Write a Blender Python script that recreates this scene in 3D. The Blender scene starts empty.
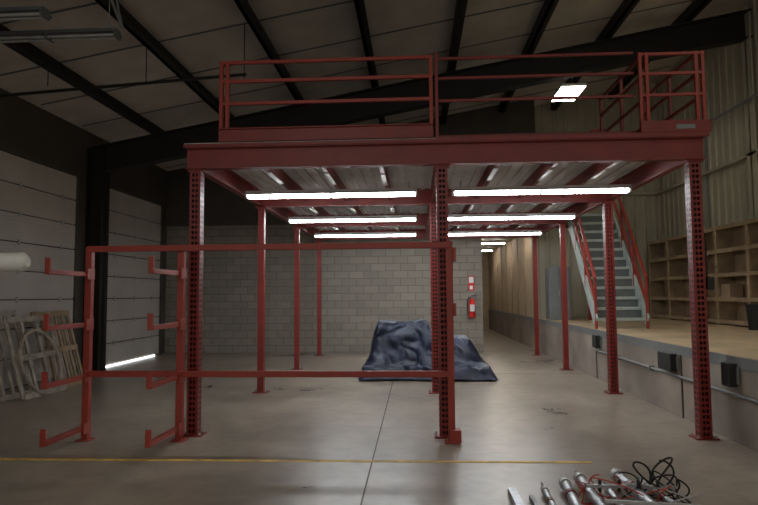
import bpy, bmesh, math, random
from mathutils import Vector, Matrix, noise
random.seed(7)
scene=bpy.context.scene
scene.view_settings.view_transform='Standard'
scene.view_settings.exposure=0.05

# ---------------------------------------------------------------- materials
def mat(name,col,rough=0.6,metal=0.0,var=0.25,scale=6.0,bump=0.0,emis=0.0,spec=0.5):
    m=bpy.data.materials.new(name); m.use_nodes=True
    nt=m.node_tree; N=nt.nodes; L=nt.links
    b=N['Principled BSDF']
    tc=N.new('ShaderNodeTexCoord'); no=N.new('ShaderNodeTexNoise')
    no.inputs['Scale'].default_value=scale; no.inputs['Detail'].default_value=6
    L.new(tc.outputs['Object'],no.inputs['Vector'])
    r=N.new('ShaderNodeValToRGB')
    r.color_ramp.elements[0].position=0.3; r.color_ramp.elements[1].position=0.7
    r.color_ramp.elements[0].color=tuple(c*(1-var) for c in col)+(1,)
    r.color_ramp.elements[1].color=tuple(min(1,c*(1+var)) for c in col)+(1,)
    L.new(no.outputs['Fac'],r.inputs['Fac']); L.new(r.outputs['Color'],b.inputs['Base Color'])
    b.inputs['Roughness'].default_value=rough; b.inputs['Metallic'].default_value=metal
    b.inputs['Specular IOR Level'].default_value=spec
    if bump>0:
        bp=N.new('ShaderNodeBump'); bp.inputs['Strength'].default_value=bump; bp.inputs['Distance'].default_value=0.02
        L.new(no.outputs['Fac'],bp.inputs['Height']); L.new(bp.outputs['Normal'],b.inputs['Normal'])
    if emis>0:
        b.inputs['Emission Color'].default_value=tuple(col)+(1,)
        b.inputs['Emission Strength'].default_value=emis
    return m

RED=mat('red_paint',(0.20,0.018,0.013),0.42,0,0.15,4)
REDF=mat('red_orange_paint',(0.31,0.036,0.022),0.45,0,0.12,4)
DARKRED=mat('red_paint_dark',(0.14,0.014,0.012),0.5,0,0.2,4)
DARK=mat('dark_primer_steel',(0.013,0.010,0.009),0.6,0,0.3,3)
GALV=mat('galvanised_steel',(0.42,0.42,0.41),0.5,0.3,0.15,8)
DECK=mat('deck_underside',(0.60,0.60,0.59),0.55,0.0,0.10,5)
WHITE=mat('white_enamel',(0.7,0.7,0.68),0.5,0,0.05,5)
BLACK=mat('black_rubber',(0.012,0.012,0.013),0.6,0,0.2,5)
CHROME=mat('bright_steel',(0.42,0.43,0.45),0.4,0.8,0.3,12)
GREYM=mat('grey_enamel',(0.20,0.21,0.21),0.5,0,0.1,5)
GREYD=mat('grey_fixture_enamel',(0.13,0.14,0.14),0.5,0,0.1,5)
STAIR=mat('stair_green_grey',(0.42,0.48,0.45),0.5,0.0,0.12,8)
STAIRD=mat('stair_gap_shade_grey',(0.13,0.15,0.145),0.6,0.0,0.12,8)
PINE=mat('pine_wood',(0.33,0.235,0.14),0.7,0,0.25,5)
PLY=mat('plywood',(0.36,0.25,0.15),0.7,0,0.2,2)
PLYA=mat('aisle_panel_tan',(0.46,0.36,0.25),0.7,0,0.12,1.5)
INSUL=mat('roof_insulation_vinyl',(0.58,0.52,0.46),0.6,0,0.13,1.6,0.3)
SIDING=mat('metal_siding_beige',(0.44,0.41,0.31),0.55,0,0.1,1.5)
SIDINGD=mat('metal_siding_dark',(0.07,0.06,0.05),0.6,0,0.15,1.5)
DOORM=mat('overhead_door_paint',(0.50,0.46,0.42),0.55,0,0.10,1.2)
DOCKC=mat('dock_concrete',(0.31,0.26,0.22),0.75,0,0.3,1.3,0.2)
DOCKF=mat('dock_floor_top',(0.52,0.39,0.24),0.55,0,0.2,1.5)
REDEX=mat('extinguisher_red',(0.6,0.02,0.02),0.3,0,0.05,4)
YEL=mat('yellow_paint',(0.62,0.40,0.07),0.6,0,0.4,9)
JOINT=mat('joint_filler',(0.10,0.08,0.065),0.8,0,0.2,4)
TUBE=mat('lit_fluorescent_tube',(0.93,0.97,1.0),0.4,0,0.0,4,0,32.0)
TUBE2=mat('lit_aisle_tube',(1.0,0.92,0.8),0.4,0,0.0,4,0,26.0)
SLIT=mat('daylight_gap',(0.95,0.98,1.0),0.4,0,0.0,4,0,5.0)
WIRER=mat('red_wire',(0.45,0.05,0.03),0.5,0,0.1,4)

def concrete():
    m=bpy.data.materials.new('polished_concrete_floor'); m.use_nodes=True
    nt=m.node_tree;N=nt.nodes;L=nt.links;b=N['Principled BSDF']
    tc=N.new('ShaderNodeTexCoord')
    n1=N.new('ShaderNodeTexNoise'); n1.inputs['Scale'].default_value=0.45; n1.inputs['Detail'].default_value=8; n1.inputs['Roughness'].default_value=0.65
    n2=N.new('ShaderNodeTexNoise'); n2.inputs['Scale'].default_value=3.5; n2.inputs['Detail'].default_value=7; n2.inputs['Distortion'].default_value=.6
    L.new(tc.outputs['Object'],n1.inputs['Vector']); L.new(tc.outputs['Object'],n2.inputs['Vector'])
    r1=N.new('ShaderNodeValToRGB'); e=r1.color_ramp.elements
    e[0].position=0.34; e[0].color=(0.21,0.173,0.135,1); e[1].position=0.66; e[1].color=(0.40,0.338,0.27,1)
    L.new(n1.outputs['Fac'],r1.inputs['Fac'])
    r2=N.new('ShaderNodeValToRGB'); e=r2.color_ramp.elements
    e[0].position=0.28; e[0].color=(0.78,0.78,0.78,1); e[1].position=0.6; e[1].color=(1.04,1.04,1.04,1)
    L.new(n2.outputs['Fac'],r2.inputs['Fac'])
    mx=N.new('ShaderNodeMix'); mx.data_type='RGBA'; mx.blend_type='MULTIPLY'; mx.inputs[0].default_value=1
    L.new(r1.outputs['Color'],mx.inputs[6]); L.new(r2.outputs['Color'],mx.inputs[7])
    L.new(mx.outputs[2],b.inputs['Base Color'])
    mr=N.new('ShaderNodeMapRange'); mr.inputs[3].default_value=0.20; mr.inputs[4].default_value=0.40
    L.new(n1.outputs['Fac'],mr.inputs[0]); L.new(mr.outputs[0],b.inputs['Roughness'])
    bp=N.new('ShaderNodeBump'); bp.inputs['Strength'].default_value=0.05; bp.inputs['Distance'].default_value=0.01
    L.new(n2.outputs['Fac'],bp.inputs['Height']); L.new(bp.outputs['Normal'],b.inputs['Normal'])
    return m
def cmu():
    m=bpy.data.materials.new('concrete_block_wall'); m.use_nodes=True
    nt=m.node_tree;N=nt.nodes;L=nt.links;b=N['Principled BSDF']
    tc=N.new('ShaderNodeTexCoord'); s=N.new('ShaderNodeSeparateXYZ'); c=N.new('ShaderNodeCombineXYZ')
    L.new(tc.outputs['Object'],s.inputs[0]); L.new(s.outputs['X'],c.inputs['X']); L.new(s.outputs['Z'],c.inputs['Y'])
    bt=N.new('ShaderNodeTexBrick'); L.new(c.outputs[0],bt.inputs['Vector'])
    bt.inputs['Scale'].default_value=1; bt.inputs['Brick Width'].default_value=0.40; bt.inputs['Row Height'].default_value=0.20
    bt.inputs['Mortar Size'].default_value=0.008; bt.inputs['Mortar Smooth'].default_value=0.3
    bt.inputs['Color1'].default_value=(0.28,0.25,0.205,1); bt.inputs['Color2'].default_value=(0.225,0.20,0.165,1)
    bt.inputs['Mortar'].default_value=(0.13,0.11,0.09,1)
    L.new(bt.outputs['Color'],b.inputs['Base Color']); b.inputs['Roughness'].default_value=0.85
    bp=N.new('ShaderNodeBump'); bp.inputs['Strength'].default_value=0.5; bp.inputs['Distance'].default_value=0.01; bp.invert=True
    L.new(bt.outputs['Fac'],bp.inputs['Height']); L.new(bp.outputs['Normal'],b.inputs['Normal'])
    return m
FLOORM=concrete(); CMU=cmu(); TARP=mat('blue_tarpaulin',(0.011,0.016,0.044),0.42,0,0.5,5,0.8)

# ---------------------------------------------------------------- mesh builder
class MB:
    def __init__(s,name): s.name=name; s.v=[]; s.f=[]; s.mi=[]; s.mats=[]
    def m(s,mt):
        if mt not in s.mats: s.mats.append(mt)
        return s.mats.index(mt)
    def hull8(s,pts,mt):
        b=len(s.v); s.v+= [tuple(p) for p in pts]; k=s.m(mt)
        for f in ((0,3,2,1),(4,5,6,7),(0,1,5,4),(1,2,6,5),(2,3,7,6),(3,0,4,7)):
            s.f.append(tuple(b+i for i in f)); s.mi.append(k)
    def box(s,x0,x1,y0,y1,z0,z1,mt):
        s.hull8([(x0,y0,z0),(x1,y0,z0),(x1,y1,z0),(x0,y1,z0),(x0,y0,z1),(x1,y0,z1),(x1,y1,z1),(x0,y1,z1)],mt)
    def beam(s,p1,p2,w,h,mt,up=(0,0,1)):
        p1=Vector(p1);p2=Vector(p2);d=(p2-p1).normalized();u=Vector(up)
        if abs(d.dot(u))>0.99:u=Vector((0,1,0))
        a=d.cross(u).normalized()*w/2; c=a.cross(d).normalized()*h/2
        s.hull8([p1-a-c,p1+a-c,p2+a-c,p2-a-c,p1-a+c,p1+a+c,p2+a+c,p2-a+c],mt)
    def cyl(s,p1,p2,r,mt,n=12,r2=None,cap=True):
        r2=r if r2 is None else r2
        p1=Vector(p1);p2=Vector(p2);d=(p2-p1).normalized();u=Vector((0,0,1))
        if abs(d.dot(u))>0.99:u=Vector((0,1,0))
        a=d.cross(u).normalized(); c=a.cross(d).normalized(); b=len(s.v);k=s.m(mt)
        for p,rr in((p1,r),(p2,r2)):
            for i in range(n):
                t=2*math.pi*i/n; s.v.append(tuple(p+a*math.cos(t)*rr+c*math.sin(t)*rr))
        for i in range(n):
            j=(i+1)%n; s.f.append((b+i,b+j,b+n+j,b+n+i)); s.mi.append(k)
        if cap:
            s.f.append(tuple(b+i for i in range(n))[::-1]); s.mi.append(k)
            s.f.append(tuple(b+n+i for i in range(n))); s.mi.append(k)
    def path(s,pts,r,mt,n=8):
        for a,b in zip(pts[:-1],pts[1:]): s.cyl(a,b,r,mt,n)
    def torus(s,c,R,r,axis,mt,n=24,a0=0,a1=2*math.pi):
        c=Vector(c);ax=Vector(axis).normalized();u=Vector((0,0,1))
        if abs(ax.dot(u))>0.9:u=Vector((1,0,0))
        a=ax.cross(u).normalized();b=a.cross(ax)
        pts=[c+a*math.cos(a0+(a1-a0)*i/n)*R+b*math.sin(a0+(a1-a0)*i/n)*R for i in range(n+1)]
        s.path(pts,r,mt,6)
    def done(s,bevel=0.0,smooth=False):
        me=bpy.data.meshes.new(s.name); me.from_pydata(s.v,[],s.f); 
        for mt in s.mats: me.materials.append(mt)
        for p,k in zip(me.polygons,s.mi): p.material_index=k
        bm=bmesh.new(); bm.from_mesh(me); bmesh.ops.recalc_face_normals(bm,faces=bm.faces); bm.to_mesh(me); bm.free()
        ob=bpy.data.objects.new(s.name,me); scene.collection.objects.link(ob)
        if bevel>0:
            md=ob.modifiers.new('bevel','BEVEL'); md.width=bevel; md.segments=2; md.limit_method='ANGLE'; md.angle_limit=math.radians(60)
        if smooth:
            for p in me.polygons:p.use_smooth=True
            try:
                me.set_sharp_from_angle(angle=math.radians(40))
            except Exception: pass
        return ob

XL,XR=-6.9,6.9
YF=-3.0      # end behind the camera, left open to let world light in
YB=16.6      # block wall
YE=17.5      # partition above dock
DX=3.3; DZ=0.88
def rz(x): return 6.30+0.18*x   # roof underside

# ---------------------------------------------------------------- room
f=MB('floor'); f.box(XL-0.3,XR+0.3,YF,28.2,-0.2,0,FLOORM); f.done()
j=MB('trim_1'); j.box(-0.427,-0.415,YF,YB,0,0.002,JOINT); j.box(XL,DX,12.2,12.21,0,0.002,JOINT)
j.done()
y=MB('yellow_floor_stripe')
n=24
for i in range(n):
    x0=-6.8+i*(8.4/n); x1=x0+8.4/n; 
    ya=5.74+0.012*(x0+5); yb=5.74+0.012*(x1+5)
    y.hull8([(x0,ya,0),(x1,yb,0),(x1,yb+.06,0),(x0,ya+.06,0),(x0,ya,.003),(x1,yb,.003),(x1,yb+.06,.003),(x0,ya+.06,.003)],YEL)
y.done()

c=MB('ceiling')
c.hull8([(XL-.3,YF,rz(XL-.3)),(XR+.3,YF,rz(XR+.3)),(XR+.3,28.2,rz(XR+.3)),(XL-.3,28.2,rz(XL-.3)),
         (XL-.3,YF,rz(XL-.3)+.15),(XR+.3,YF,rz(XR+.3)+.15),(XR+.3,28.2,rz(XR+.3)+.15),(XL-.3,28.2,rz(XL-.3)+.15)],INSUL)
c.done()
p=MB('roof_purlins')
x=-.83-1.6*3
while x<XR-0.2:
    z=rz(x)
    p.beam((x,YF,z-.12),(x,YE-.02,z-.12),.06,.22,DARK)
    p.beam((x+.04,YF,z-.22),(x+.04,YE-.02,z-.22),.15,.02,DARK)
    x+=1.6
for yy in (1.0,2.4,3.8,6.4,7.8,9.2,10.6,12.0,13.8,15.2,16.2):   # insulation seams / straps
    p.beam((XL+.1,yy,rz(XL+.1)-.012),(XR-.1,yy,rz(XR-.1)-.012),.03,.012,GREYD)
p.done()
def frame(yy):
    r=MB('steel_portal_frame')
    a=(XL+.05,yy,rz(XL)-.62); b=(XR-.05,yy,rz(XR)-.56)
    r.beam(a,b,.03,.55,DARK)
    for dz in(-.28,.28):
        r.beam((a[0],yy,a[2]+dz),(b[0],yy,b[2]+dz),.26,.025,DARK)
    for xs,sg,zt in((XL,1,rz(XL)-.35),(XR,-1,rz(XR)-.35)):
        w0=.34 if sg>0 else .14
        mt=DARK if sg>0 else SIDING
        zb=0 if sg>0 else DZ
        def q(xa,xb,h):
            r.box(min(xa,xb),max(xa,xb),yy-h,yy+h,zb,zt,mt)
        q(xs+sg*.005,xs+sg*w0,.02); q(xs+sg*(w0-.02),xs+sg*w0,.17); q(xs+sg*.005,xs+sg*.025,.17)
    r.done()
frame(12.55); frame(5.0)

# ---- left wall with overhead doors
H=4.0
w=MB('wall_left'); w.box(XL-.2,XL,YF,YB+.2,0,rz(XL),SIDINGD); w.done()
for i,(a,b) in enumerate([(1.0,4.3),(8.4,11.95),(13.1,16.1)]):
    d=MB('door_%d'%(i+1)); d.box(XL+.001,XL+.02,a,b,0.02,H,BLACK)
    ns=8; sh=(H-.02)/ns
    for k in range(ns):
        z0=.02+k*sh; d.box(XL+.02,XL+.05,a+.01,b-.01,z0+.012,z0+sh-.010,DOORM)
        for q in range(1,8): d.box(XL+.05,XL+.058,a+.01,b-.01,z0+q*sh/8-.014,z0+q*sh/8+.014,DOORM)
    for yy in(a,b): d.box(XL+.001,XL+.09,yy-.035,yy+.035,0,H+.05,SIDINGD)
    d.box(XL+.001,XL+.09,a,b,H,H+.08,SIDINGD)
    for yy in(a+.5,(a+b)/2,b-.5):
        for k in range(1,ns): d.box(XL+.05,XL+.065,yy-.03,yy+.03,.02+k*sh-.05,.02+k*sh+.05,GALV)
    d.done()
    if i==2:
        s=MB('door_gap_glow_1'); s.box(XL+.06,XL+.068,a+.05,b-.3,0.004,.03,SLIT); s.done()  # glowing strip standing in for daylight under the door

# ---- block wall
w=MB('wall_back'); w.box(XL-.2,1.8,YB,YB+.2,0,3.5,CMU)
def slopedbox(w,x0,x1,y0,y1,z0,mt):
    w.hull8([(x0,y0,z0),(x1,y0,z0),(x1,y1,z0),(x0,y1,z0),(x0,y0,rz(x0)),(x1,y0,rz(x1)),(x1,y1,rz(x1)),(x0,y1,rz(x0))],mt)
slopedbox(w,XL-.2,1.8,YB,YB+.2,3.5,SIDINGD); slopedbox(w,1.8,DX,YB,YB+.2,3.4,SIDINGD); w.done()  # dark colour above the blocks carries the shade of the dim bay
w=MB('wall_end'); slopedbox(w,DX,XR+.2,YE,YE+.15,DZ,SIDING)
x=DX+.1
while x<XR: 
    w.hull8([(x,YE-.03,DZ),(x+.07,YE-.03,DZ),(x+.1,YE,DZ),(x-.03,YE,DZ),(x,YE-.03,rz(x)),(x+.07,YE-.03,rz(x)),(x+.1,YE,rz(x)),(x-.03,YE,rz(x))],SIDING); x+=.3
w.done()
w=MB('wall_right'); w.box(XR,XR+.2,YF,YE+.1,DZ,rz(XR),SIDING)
yy=YF+.1
while yy<YE:
    w.hull8([(XR-.03,yy,DZ),(XR,yy-.03,DZ),(XR,yy+.1,DZ),(XR-.03,yy+.07,DZ),(XR-.03,yy,rz(XR)-.1),(XR,yy-.03,rz(XR)-.1),(XR,yy+.1,rz(XR)-.1),(XR-.03,yy+.07,rz(XR)-.1)],SIDING); yy+=.3
w.done()
w=MB('trim_2')
z=4.3
w.box(XR-.14,XR-.03,YF,YE-.03,z,z+.06,SIDING)
w.box(DX,XR-.03,YE-.12,YE-.03,z,z+.06,SIDING)
w.done()
# aisle beyond
w=MB('wall_aisle'); w.box(DX+.02,DX+.14,YE+.15,28,DZ,3.4,PLYA)
yy=YE+1.3
while yy<28: w.box(DX+.005,DX+.02,yy,yy+.03,DZ,3.4,PINE); yy+=1.22
w.box(1.6,1.8,YB+.2,28,0,3.4,CMU); w.box(1.6,DX+.14,28,28.2,0,3.4,PLYA); w.box(1.6,DX+.14,YB+.2,28.2,3.4,3.5,SIDING)
w.done()

# ---- raised dock
d=MB('floor_dock'); d.box(DX,XR,YF,28,0,DZ-.04,DOCKC); d.box(DX+.02,XR,YF,28,DZ-.04,DZ,DOCKF)
d.box(DX-.012,DX+.03,YF,28,DZ-.11,DZ+.006,GREYM)
for yy in(4.0,7.9,11.5): d.box(DX-.015,DX,yy,yy+.02,0,DZ-.1,JOINT)
d.done()
c=MB('conduit_pipe')
c.cyl((DX-.04,5.4,.50),(DX-.04,11.6,.52),.018,GREYM,10)
for yy in(6,7.4,8.8,10.2): c.box(DX-.07,DX,yy,yy+.03,.47,.55,GREYM)
c.done(smooth=True)
for (ya,yb,z0,z1) in((8.0,8.42,.56,.78),(11.2,11.45,.58,.8),(6.55,6.72,.58,.82)):
    b=MB('dock_bumper'); b.box(DX-.10,DX-.015,ya,yb,z0,z1,BLACK); b.box(DX-.03,DX-.013,ya-.04,yb+.04,z0+.03,z1-.03,GREYM); b.done(.01)

# ---------------------------------------------------------------- mezzanine
MX=[-2.50,0.31,3.06]; MY=[6.85,9.85,12.85,15.85]; MZ=3.25
m=MB('steel_mezzanine')
def column(x,yy,perf):
    s=.12; t=.006; z0=.012; z1=3.0
    m.box(x-.12,x+.12,yy-.10,yy+.10,0,.014,RED)
    for bx in(-.095,.095):
        for by in(-.075,.075): m.cyl((x+bx,yy+by,.01),(x+bx,yy+by,.04),.012,GALV,6)
    if perf:
        for sx in(-1,1):
            m.box(x+sx*.06-t/2,x+sx*.06+t/2,yy-.06,yy+.06,z0,z1,RED)
            a,b=sorted((x+sx*.06,x+sx*.034)); m.box(a,b,yy-.063,yy-.057,z0,z1,RED)
        m.box(x-.006,x+.006,yy-.063,yy-.057,z0,z1,RED)
        z=z0
        while z<z1:
            m.box(x-.034,x+.034,yy-.0625,yy-.0575,z,min(z+.024,z1),RED); z+=.06
        m.box(x-.058,x+.058,yy+.05,yy+.056,z0,z1,DARK)
        z=z0+.03
        while z<z1-.05:
            for sx in(-1,1):
                for dy in(-.03,.02):
                    m.box(x+sx*.0633-.001,x+sx*.0633+.001,yy+dy-.012,yy+dy+.012,z,z+.03,BLACK)
            z+=.06
    else:
        m.box(x-.05,x+.05,yy-.05,yy+.05,z0,z1,RED)
    m.box(x-.09,x+.09,yy-.075,yy+.075,z1-.02,z1,RED)
for jx,x in enumerate(MX):
    for iy,yy in enumerate(MY):
        if jx==1 and iy>1: continue
        column(x,yy,iy==0 or (jx!=0 and iy==1))
def chan(p1,p2,h,w,mt):
    p1=Vector(p1);p2=Vector(p2); dz=Vector((0,0,h/2-.008))
    m.beam(p1,p2,.012,h,mt)
    m.beam(p1+dz,p2+dz,w,.016,mt); m.beam(p1-dz,p2-dz,w,.016,mt)
zc=MZ-.125
for iy,yy in enumerate(MY):
    chan((MX[0]-.1,yy-(.05 if iy==0 else 0),zc),(MX[2]+.1,yy-(.05 if iy==0 else 0),zc),.25,.12,RED)
for x in MX: chan((x,MY[0],zc),(x,MY[-1],zc),.24,.1,RED)
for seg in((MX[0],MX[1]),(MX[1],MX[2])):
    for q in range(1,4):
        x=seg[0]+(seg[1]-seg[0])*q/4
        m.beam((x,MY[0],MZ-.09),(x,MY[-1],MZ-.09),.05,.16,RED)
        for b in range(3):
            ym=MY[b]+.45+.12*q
            m.box(x-.028,x+.028,ym,ym+.75,MZ-.182,MZ-.17,WHITE)  # white strips stand in for tube light reflected on the joists
# corrugated deck
x=MX[0]-.1
m.box(MX[0]-.12,MX[2]+.14,MY[0]-.1,MY[-1]+.1,MZ+.022,MZ+.045,GALV)
m.box(.25,MX[2]+.14,MY[0]-.125,MY[0]-.101,MZ-.005,MZ+.046,RED)
m.box(MX[0]-.12,.25,MY[0]-.125,MY[0]-.101,MZ-.005,MZ+.030,RED)
while x<MX[2]+.1:
    m.box(x,x+.07,MY[0]+.01,MY[-1]+.1,MZ-.012,MZ+.02,DECK); x+=.15
m.box(MX[0]-.1,MX[2]+.1,MY[0]-.09,MY[-1]+.1,MZ+.012,MZ+.022,DECK)
m.box(MX[2]+.14,4.45,13.80,15.9,MZ-.02,MZ+.045,GALV)
chan((4.4,13.85,zc),(4.4,15.85,zc),.22,.08,RED); chan((3.06,13.85,zc),(4.4,13.85,zc),.22,.08,RED)
m.box(4.34,4.44,15.7,15.8,DZ,MZ-.1,RED)
m.done()
b=MB('control_box'); b.box(3.125,3.19,6.75,6.9,1.58,1.72,BLACK); b.cyl((3.15,6.82,1.72),(3.15,6.82,2.1),.01,BLACK,6); b.done(.006)

# railings
DT=MZ+.046
r=MB('mezzanine_guard_rail')
yy=6.78; T=4.25
def rail(p1,p2,w=.038,mt=REDF): r.beam(p1,p2,w,w,mt)
for x in(-2.20,-2.13,.20): r.box(x-.020,x+.020,yy-.025,yy+.025,DT,T,REDF)
for z in(T-.02,4.01,3.75): rail((-2.20,yy,z),(.2,yy,z))
r.box(-2.22,.22,yy-.035,yy-.02,DT,DT+.16,RED); r.box(-2.22,.22,yy-.06,yy-.02,DT+.145,DT+.16,RED); r.box(-2.22,.22,yy-.06,yy-.02,DT,DT+.015,RED)
r.box(.245,.28,yy-.02,yy+.025,DT,T+.03,RED)
for z in(T-.02,4.0,3.74): r.beam((.27,yy+.06,z),(2.46,yy+.06,z),.030,.030,RED)
r.box(.27,2.46,yy+.09,yy+.10,DT,DT+.06,DARKRED)
r.done(.003)
g=MB('mezzanine_pivot_gate')
TG=4.20
for x in(2.50,2.57,3.10,3.17):
    g.box(x-.018,x+.018,6.74,6.78,DT,TG,REDF)
for z in(TG-.02,3.96,3.72): g.beam((2.5,6.76,z),(3.17,6.76,z),.032,.032,REDF)
g.box(2.48,3.22,6.72,6.735,DT,DT+.13,RED)
g.box(2.85,3.05,6.715,6.72,DT+.03,DT+.08,GREYM)
for x in(2.54,3.12):
    for z in(TG-.02,3.95,3.68): g.beam((x,6.78,z),(x,8.3,z),.032,.032,RED)
    for y2 in(7.5,8.3): g.box(x-.018,x+.018,y2-.018,y2+.018,DT,TG,RED)
g.box(2.53,2.55,6.8,8.3,DT,DT+.1,RED)
for a,b in(((2.42,8.35,3.45),(2.42,8.35,3.76)),((2.62,8.35,3.45),(2.62,8.35,3.76)),((2.42,8.35,3.76),(2.62,8.35,3.76)),((2.42,8.35,3.45),(2.62,8.35,3.45))): g.beam(a,b,.035,.035,REDF)
g.box(2.5,2.54,8.33,8.37,DT,3.46,REDF)
g.done(.003)

# lights
def tubefix(cx,cy,z,L,lit=True,hang=0.0,tm=None,body=None):
    o=MB('fluorescent_light_fixture'); W_=body or WHITE
    o.box(cx-L/2,cx+L/2,cy-.06,cy+.06,z,z+.05,W_)
    o.hull8([(cx-L/2,cy-.11,z-.012),(cx+L/2,cy-.11,z-.012),(cx+L/2,cy-.05,z+.02),(cx-L/2,cy-.05,z+.02),(cx-L/2,cy-.11,z-.006),(cx+L/2,cy-.11,z-.006),(cx+L/2,cy-.05,z+.028),(cx-L/2,cy-.05,z+.028)],W_)
    o.hull8([(cx-L/2,cy+.05,z+.02),(cx+L/2,cy+.05,z+.02),(cx+L/2,cy+.11,z-.012),(cx-L/2,cy+.11,z-.012),(cx-L/2,cy+.05,z+.028),(cx+L/2,cy+.05,z+.028),(cx+L/2,cy+.11,z-.006),(cx-L/2,cy+.11,z-.006)],W_)
    for dy in(-.045,.045):
        o.cyl((cx-L/2+.03,cy+dy,z-.03),(cx+L/2-.03,cy+dy,z-.03),.019,(tm or TUBE) if lit else GALV,8)
    for sx in(-1,0,1):
        xx=cx+sx*(L/2-.015); o.box(xx-.015,xx+.015,cy-.075,cy+.075,z-.055,z,W_)
        if sx and hang: o.cyl((xx-sx*.1,cy,z+.05),(xx-sx*.1,cy,z+.05+hang),.006,GALV,6)
    return o
for cy in(8.5,11.4,14.4):
    for cx in(-1.17,1.74): tubefix(cx,cy,2.98,2.42,True,.10).done()
for cy in(18.2,21.5,25.0): tubefix(2.55,cy,3.34,1.2,True,0,TUBE2).done()
# unlit hanging fixtures, left
o=tubefix(-4.35,6.9,4.68,1.7,False,.72,None,GREYD); o.beam((-3.45,6.9,4.75),(-3.75,6.9,5.5),.03,.03,GREYM); o.beam((-3.45,6.9,4.75),(-3.62,6.9,5.5),.02,.02,GREYM); o.done()
tubefix(-4.9,6.2,4.62,1.9,False,.7,None,GREYD).done()
def highbay(x,yy,z,st=26,L=1.2):
    o=MB('ceiling_light_panel')
    e=mat('lit_diffuser',(1.0,.96,.80),.4,0,0,4,0,st)
    h=L/2
    o.box(x-.27,x+.27,yy-h,yy+h,z,z+.06,WHITE)
    o.box(x-.25,x+.25,yy-h+.02,yy+h-.02,z-.02,z,e)
    for q in(-h+.1,h-.1): o.cyl((x,yy+q,z+.06),(x,yy+q,rz(x)-.005),.008,GALV,6)
    o.done()
highbay(3.45,13.6,6.00,13,1.0)
highbay(5.4,8.6,6.4,14)
highbay(5.2,3.0,6.4,14)
highbay(-1.5,1.5,5.4,12)  # unseen lamp added as fill light
highbay(-3.5,-1.0,5.2,9)  # second unseen fill lamp, added behind the camera
c=MB('conduit_pipe'); c.cyl((XL+.05,9.2,4.75),(-2.6,9.2,5.0),.025,DARK,10); c.cyl((XL+.05,8.3,.1),(XL+.05,8.3,4.7),.03,DARK,8)
for x in(-5.8,-4.2,-2.63): c.cyl((x,9.2,4.9),(x,9.2,rz(x)-.005),.008,DARK,6)
c.done()
c=MB('conduit_pipe'); c.cyl((XR-.06,14.6,2.96),(XR-.06,14.6,7.3),.03,GREYM,8); c.cyl((XR-.2,9.0,5.4),(XR-.2,17.2,5.4),.03,GREYM,8)
for yy in(10,12,16): c.box(XR-.22,XR-.031,yy,yy+.03,5.37,5.43,GREYM)
c.done()

# ---------------------------------------------------------------- cantilever rack frame in front
q=MB('cantilever_rack_frame')
FY=6.58
for x,h in((-3.6,2.10),(-2.56,2.04),(.365,2.12)):
    q.box(x-.036,x+.036,FY-.035,FY+.035,.012,h,REDF); q.box(x-.075,x+.075,FY-.08,FY+.08,0,.012,REDF)
q.box(-3.6,.365,FY-.075,FY-.036,2.045,2.11,REDF)
q.box(-3.6,.33,FY-.075,FY-.036,.685,.75,REDF)
for x in(-3.6,-2.56):
    for z in(.14,.69,1.25,1.80):
        q.box(x-.026,x+.026,FY-.76,FY-.03,z-.025,z+.025,REDF)
        q.box(x-.026,x+.026,FY-.79,FY-.76,z-.025,z+.14,REDF)
        q.box(x+.03,x+.045,FY-.12,FY+.03,z-.06,z+.06,REDF)
q.box(.40,.435,FY-.06,FY+.04,1.9,2.05,REDF); q.box(.40,.43,FY-.06,FY+.04,1.32,1.46,REDF); q.box(.34,.46,FY-.08,FY+.06,.012,.14,REDF)
q.done(.004)

# ---------------------------------------------------------------- stairs
s=MB('industrial_staircase')
y0,y1=11.95,13.75; z0,z1=DZ,MZ+.045; nst=12; sx0,sx1=3.42,4.34
for i in range(1,nst+1):
    t=i/nst; yy=y0+(y1-y0)*t; zz=z0+(z1-z0)*t
    s.box(sx0,sx1,yy-.15,yy+.035,zz-.03,zz,STAIR)
    s.box(sx0,sx1,yy-.16,yy-.15,zz-.055,zz,STAIR)
    if i<nst: s.box(sx0,sx1,yy+.02,yy+.035,zz-.03,zz+.17,STAIRD)  # dark panel stands in for the shaded gap between treads
for x in(sx0-.015,sx1+.015):
    s.beam((x,y0-.1,z0+.13),(x,y1,z1-.03),.03,.24,STAIR)
    r0=.95
    s.beam((x,y0-.1,z0+r0),(x,y1,z1+r0),.05,.05,REDF); s.beam((x,y0-.1,z0+.5),(x,y1,z1+.5),.045,.045,REDF)
    for t in(0,.33,.66,1.0):
        yy=y0-.1+(y1-y0+.1)*t; zz=z0+(z1-z0)*t; s.box(x-.022,x+.022,yy-.022,yy+.022,zz,zz+r0,REDF)
s.done(.003)

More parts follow.
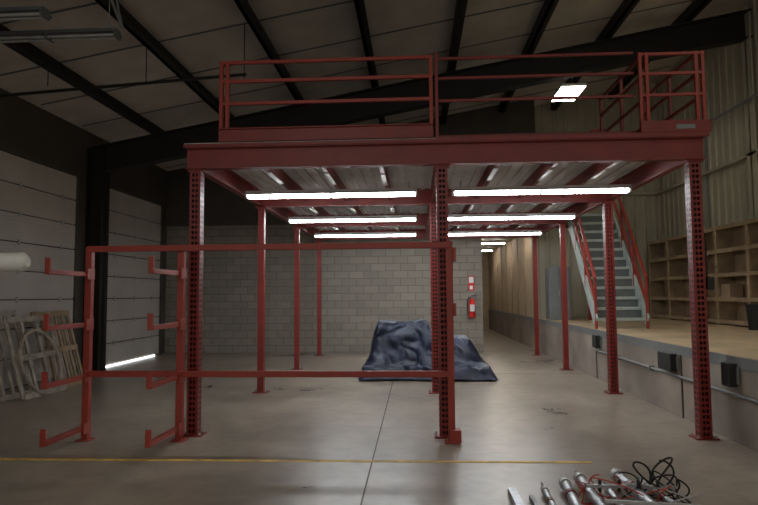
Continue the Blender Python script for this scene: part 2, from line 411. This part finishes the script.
# ---------------------------------------------------------------- wooden shelving
s=MB('wooden_shelving_unit')
Yn,Yf=9.6,17.0; nb=6; X0,X1=6.33,6.72
for i in range(nb+1):
    yy=Yn+(Yf-Yn)*i/nb
    s.box(X0,X0+.04,yy-.045,yy+.045,DZ,2.95,PINE); s.box(X0+.04,X1,yy-.01,yy+.01,DZ,2.93,PINE)
for z in(.96,1.42,1.92,2.42,2.9):
    s.box(X0+.01,X1,Yn,Yf,z-.012,z+.012,PINE); s.box(X0-.005,X0+.03,Yn,Yf,z-.05,z+.03,PINE)
s.box(X1-.01,X1,Yn,Yf,DZ,2.93,PLY)
s.done()
b=MB('storage_box'); b.box(6.4,6.66,12.9,13.3,1.435,1.7,PLY); b.box(6.39,6.67,12.89,13.31,1.68,1.72,PINE); b.done(.005)
b=MB('trash_can'); b.cyl((6.05,11.3,DZ),(6.05,11.3,DZ+.45),.14,BLACK,20,.17); b.torus((6.05,11.3,DZ+.45),.17,.012,(0,0,1),BLACK); b.done(smooth=True)
for (a,b_,z0,z1) in((5.55,6.05,2.0,3.3),(4.75,5.1,1.9,2.7)):
    e=MB('electrical_panel'); e.box(a,b_,YE-.22,YE-.031,z0,z1,GREYM); e.box(a+.03,b_-.03,YE-.235,YE-.22,z0+.03,z1-.03,GREYM); e.box(b_-.08,b_-.06,YE-.25,YE-.235,(z0+z1)/2,(z0+z1)/2+.12,GALV)
    e.cyl(((a+b_)/2,YE-.15,z1),((a+b_)/2,YE-.15,z1+1.6),.025,GALV,8); e.done(.005)
e=MB('metal_cabinet'); e.box(3.42,3.95,15.9,16.4,DZ,DZ+1.35,GREYM); e.box(3.44,3.68,15.885,15.9,DZ+.05,DZ+1.32,GREYM); e.box(3.69,3.93,15.885,15.9,DZ+.05,DZ+1.32,GREYM); e.box(3.65,3.67,15.87,15.885,DZ+.6,DZ+.75,GALV); e.done(.006)

# ---------------------------------------------------------------- fire extinguisher
e=MB('fire_extinguisher'); ex,ey=1.50,YB-.13
e.cyl((ex,ey,.93),(ex,ey,1.36),.085,REDEX,20); e.cyl((ex,ey,1.36),(ex,ey,1.44),.085,REDEX,20,.03)
e.cyl((ex,ey,1.44),(ex,ey,1.49),.025,CHROME,10); e.beam((ex-.02,ey,1.5),(ex+.13,ey,1.53),.03,.02,BLACK); e.beam((ex-.02,ey,1.49),(ex+.11,ey,1.47),.03,.015,BLACK)
e.path([(ex-.02,ey,1.48),(ex-.09,ey-.02,1.46),(ex-.125,ey-.02,1.36),(ex-.12,ey-.02,1.1),(ex-.115,ey-.02,1.02)],.014,BLACK)
e.box(ex-.06,ex+.06,ey-.09,ey-.083,1.1,1.28,WHITE); e.box(ex-.05,ex+.05,ey+.06,YB,1.0,1.4,GALV); e.done(smooth=True)
e=MB('extinguisher_sign'); e.box(ex-.08,ex+.08,YB-.012,YB,1.65,2.05,REDEX); e.box(ex-.06,ex+.06,YB-.016,YB-.012,1.86,2.02,WHITE); e.box(ex-.04,ex+.04,YB-.016,YB-.012,1.68,1.78,WHITE); e.done()

# ---------------------------------------------------------------- tarp covered pile
def ss(t): t=max(0,min(1,t)); return t*t*(3-2*t)
def sb(v,a,b,s0,s1): return ss((v-a)/s0)*ss((b-v)/s1)
nx,ny=220,150; X0,X1,Y0,Y1=-1.10,1.52,11.0,12.9
me=bpy.data.meshes.new('tarp_covered_pile'); vs=[];fs=[]
for i in range(nx+1):
    for jj in range(ny+1):
        x=X0+(X1-X0)*i/nx; yy=Y0+(Y1-Y0)*jj/ny
        wob=.04*math.sin(yy*5+x*2)+.03*math.sin(x*4)
        h1=1.02*sb(x,-1.02,.68,.30,.60)*sb(yy+wob,11.1,12.8,.75,.3)
        h2=.72*sb(x,-.2,1.44,.4,.50)*sb(yy+wob,11.08,12.7,.6,.3)
        h3=.25*sb(x,-1.07,1.50,.12,.2)*sb(yy+wob,11.03,12.88,.2,.1)
        h=(h1**4+h2**4+h3**4)**.25
        n1=noise.noise(Vector((x*1.8,yy*1.8,1)))
        n2=noise.noise(Vector((x*2.6+yy*1.8+n1*2,yy*2.2-x*1.2,4)))
        n4=noise.noise(Vector((x*5-yy*3+n1*3,yy*4+x*2,14)))
        n3=noise.noise(Vector((x*11,yy*11+n2*2,9)))
        rid=1-abs(n2)*2.2; rid2=1-abs(n4)*2.2
        k=min(1,h/.22)
        z=h+k*(.02*n1+.035*rid+.018*rid2+.006*n3-.03)
        dx=.04*noise.noise(Vector((x*3,z*5,yy*3+20)))*k; dy=(.07*noise.noise(Vector((x*4,z*4,yy+40)))+.05*(1-abs(noise.noise(Vector((x*3+z*3,z*3-x,60))))*2.5))*k
        vs.append((x+dx,yy+dy,max(z,.006+.012*abs(n3)*2)))
for i in range(nx):
    for jj in range(ny):
        a=i*(ny+1)+jj; qd=(a,a+ny+1,a+ny+2,a+1)
        if max(vs[t][2] for t in qd)>.035: fs.append(qd)
me.from_pydata(vs,[],fs); me.materials.append(TARP)
bm=bmesh.new(); bm.from_mesh(me); bmesh.ops.delete(bm,geom=[v for v in bm.verts if not v.link_faces],context='VERTS'); bm.to_mesh(me); bm.free()
for p_ in me.polygons:p_.use_smooth=True
ob=bpy.data.objects.new('tarp_covered_pile',me); scene.collection.objects.link(ob)
md=ob.modifiers.new('thick','SOLIDIFY'); md.thickness=.004; md.offset=1

# ---------------------------------------------------------------- leaning frames, left
def leanframe(xb,y0,y1,h,arch,nsl,mt):
    o=MB('leaning_wood_frame'); lean=.28
    def P(yy,z,dx=0): return (xb-lean*z+dx,yy,z)
    for yy in[y0+(y1-y0)*i/nsl for i in range(nsl+1)]: o.beam(P(yy,.0+.02),P(yy,h),.03,.07,mt,(0,1,0))
    for z in(.05,h*.5,h-.04): o.beam(P(y0,z,.03),P(y1,z,.03),.03,.09,mt,(0,0,1))
    if arch:
        cy=(y0+y1)/2;R=(y1-y0)/2*.9;zc_=h*.42
        pts=[P(cy+R*math.cos(t),zc_+R*math.sin(t),.06) for t in[i*2*math.pi/24 for i in range(25)]]
        o.path(pts,.03,mt,6)
    o.done(.004)
OW=mat('weathered_white_wood',(0.32,0.28,0.23),.7,0,.35,6)
leanframe(-5.9,9.0,10.1,1.25,True,3,OW); leanframe(-6.02,9.9,10.9,1.3,False,5,PINE); leanframe(-6.15,8.5,9.6,1.35,False,5,OW); leanframe(-6.3,10.3,11.3,1.3,False,4,OW)

o=MB('white_barrier_arm'); o.cyl((-4.3,4.62,1.81),(-3.07,4.62,1.83),.075,WHITE,20); o.cyl((-3.07,4.62,1.83),(-3.03,4.62,1.83),.075,WHITE,20,.04); o.box(-4.35,-4.2,4.5,4.74,0,1.95,GREYM); o.box(-4.5,-4.05,4.35,4.87,0,.02,GREYM); o.done(smooth=True)

# ---------------------------------------------------------------- foreground steel clamps / cables
o=MB('steel_pipe_clamps')
def bar(x0,y0,z0,x1,y1,z1,r):
    o.cyl((x0,y0,z0),(x1,y1,z1),r,CHROME,14)
    d=(Vector((x1,y1,z1))-Vector((x0,y0,z0))).normalized(); e=Vector((x1,y1,z1))
    o.cyl(e-d*.05,e+d*.015,r*1.3,GALV,14); o.cyl(e+d*.015,e+d*.03,r*.7,BLACK,12); o.cyl(e-d*.3,e-d*.25,r*1.2,DARKRED,14)
    o.torus(e+d*.06+Vector((0,0,.005)),.03,.008,(1,0,0.4),CHROME,14)
bar(.95,4.2,.035,.98,4.92,.04,.022); bar(1.10,4.2,.045,1.16,5.02,.06,.036); bar(1.28,4.1,.045,1.30,5.12,.07,.036)
bar(1.42,4.2,.035,1.46,4.9,.05,.028); bar(1.66,4.2,.045,1.60,5.14,.09,.042); bar(1.86,4.3,.035,1.74,4.95,.08,.025)
o.box(.70,.76,4.2,4.92,0,.05,CHROME); o.box(.84,.87,4.2,4.8,0,.035,GREYM)
o.beam((1.25,4.72,.13),(1.92,4.78,.11),.035,.02,CHROME); o.beam((1.3,4.45,.11),(1.95,4.42,.09),.03,.02,GALV)
for k in range(4): o.cyl((1.35+k*.14,4.74,.08),(1.35+k*.14,4.74,.17),.012,BLACK,8)
o.done(smooth=True)
o=MB('cable_bundle')
def curvepts(seed,cx,cy,n=60,col=BLACK,r=.008,zz=.2,sp=.45):
    rd=random.Random(seed); ph=[rd.uniform(0,6) for _ in range(6)]; pts=[]
    for i in range(n):
        t=i/n*2*math.pi*1.6
        pts.append((cx+sp*math.sin(t+ph[0])*.8+.05*math.sin(3*t+ph[1]),cy+sp*.5*math.cos(t*1.1+ph[2]),max(.01,zz*(.5+.5*math.sin(1.7*t+ph[3])))))
    o.path(pts,r,col,6)
curvepts(1,1.82,4.95,col=BLACK,r=.008,zz=.26,sp=.16); curvepts(2,1.85,4.8,col=BLACK,r=.007,zz=.18,sp=.15); curvepts(8,1.72,4.8,col=BLACK,r=.006,zz=.2,sp=.2)
curvepts(3,1.55,4.7,col=WIRER,r=.005,zz=.18,sp=.3); curvepts(4,1.75,4.65,col=GALV,r=.005,zz=.14,sp=.25); curvepts(9,1.35,4.75,col=WIRER,r=.004,zz=.16,sp=.25)
o.done(smooth=True)

# ---------------------------------------------------------------- world + camera
wd=bpy.data.worlds.new('World'); scene.world=wd; wd.use_nodes=True
wd.node_tree.nodes['Background'].inputs[0].default_value=(1.0,.95,.88,1); wd.node_tree.nodes['Background'].inputs[1].default_value=.6
cam=bpy.data.cameras.new('Camera'); co=bpy.data.objects.new('Camera',cam); scene.collection.objects.link(co)
co.location=(0,0,1.55); cam.sensor_width=36; cam.lens=612/758*36; cam.clip_start=.05
R=Matrix.Rotation(math.radians(3.37),4,'Z')@Matrix.Rotation(math.radians(93.97),4,'X')@Matrix.Rotation(math.radians(-0.42),4,'Z')
co.rotation_euler=R.to_euler('XYZ')
scene.camera=co
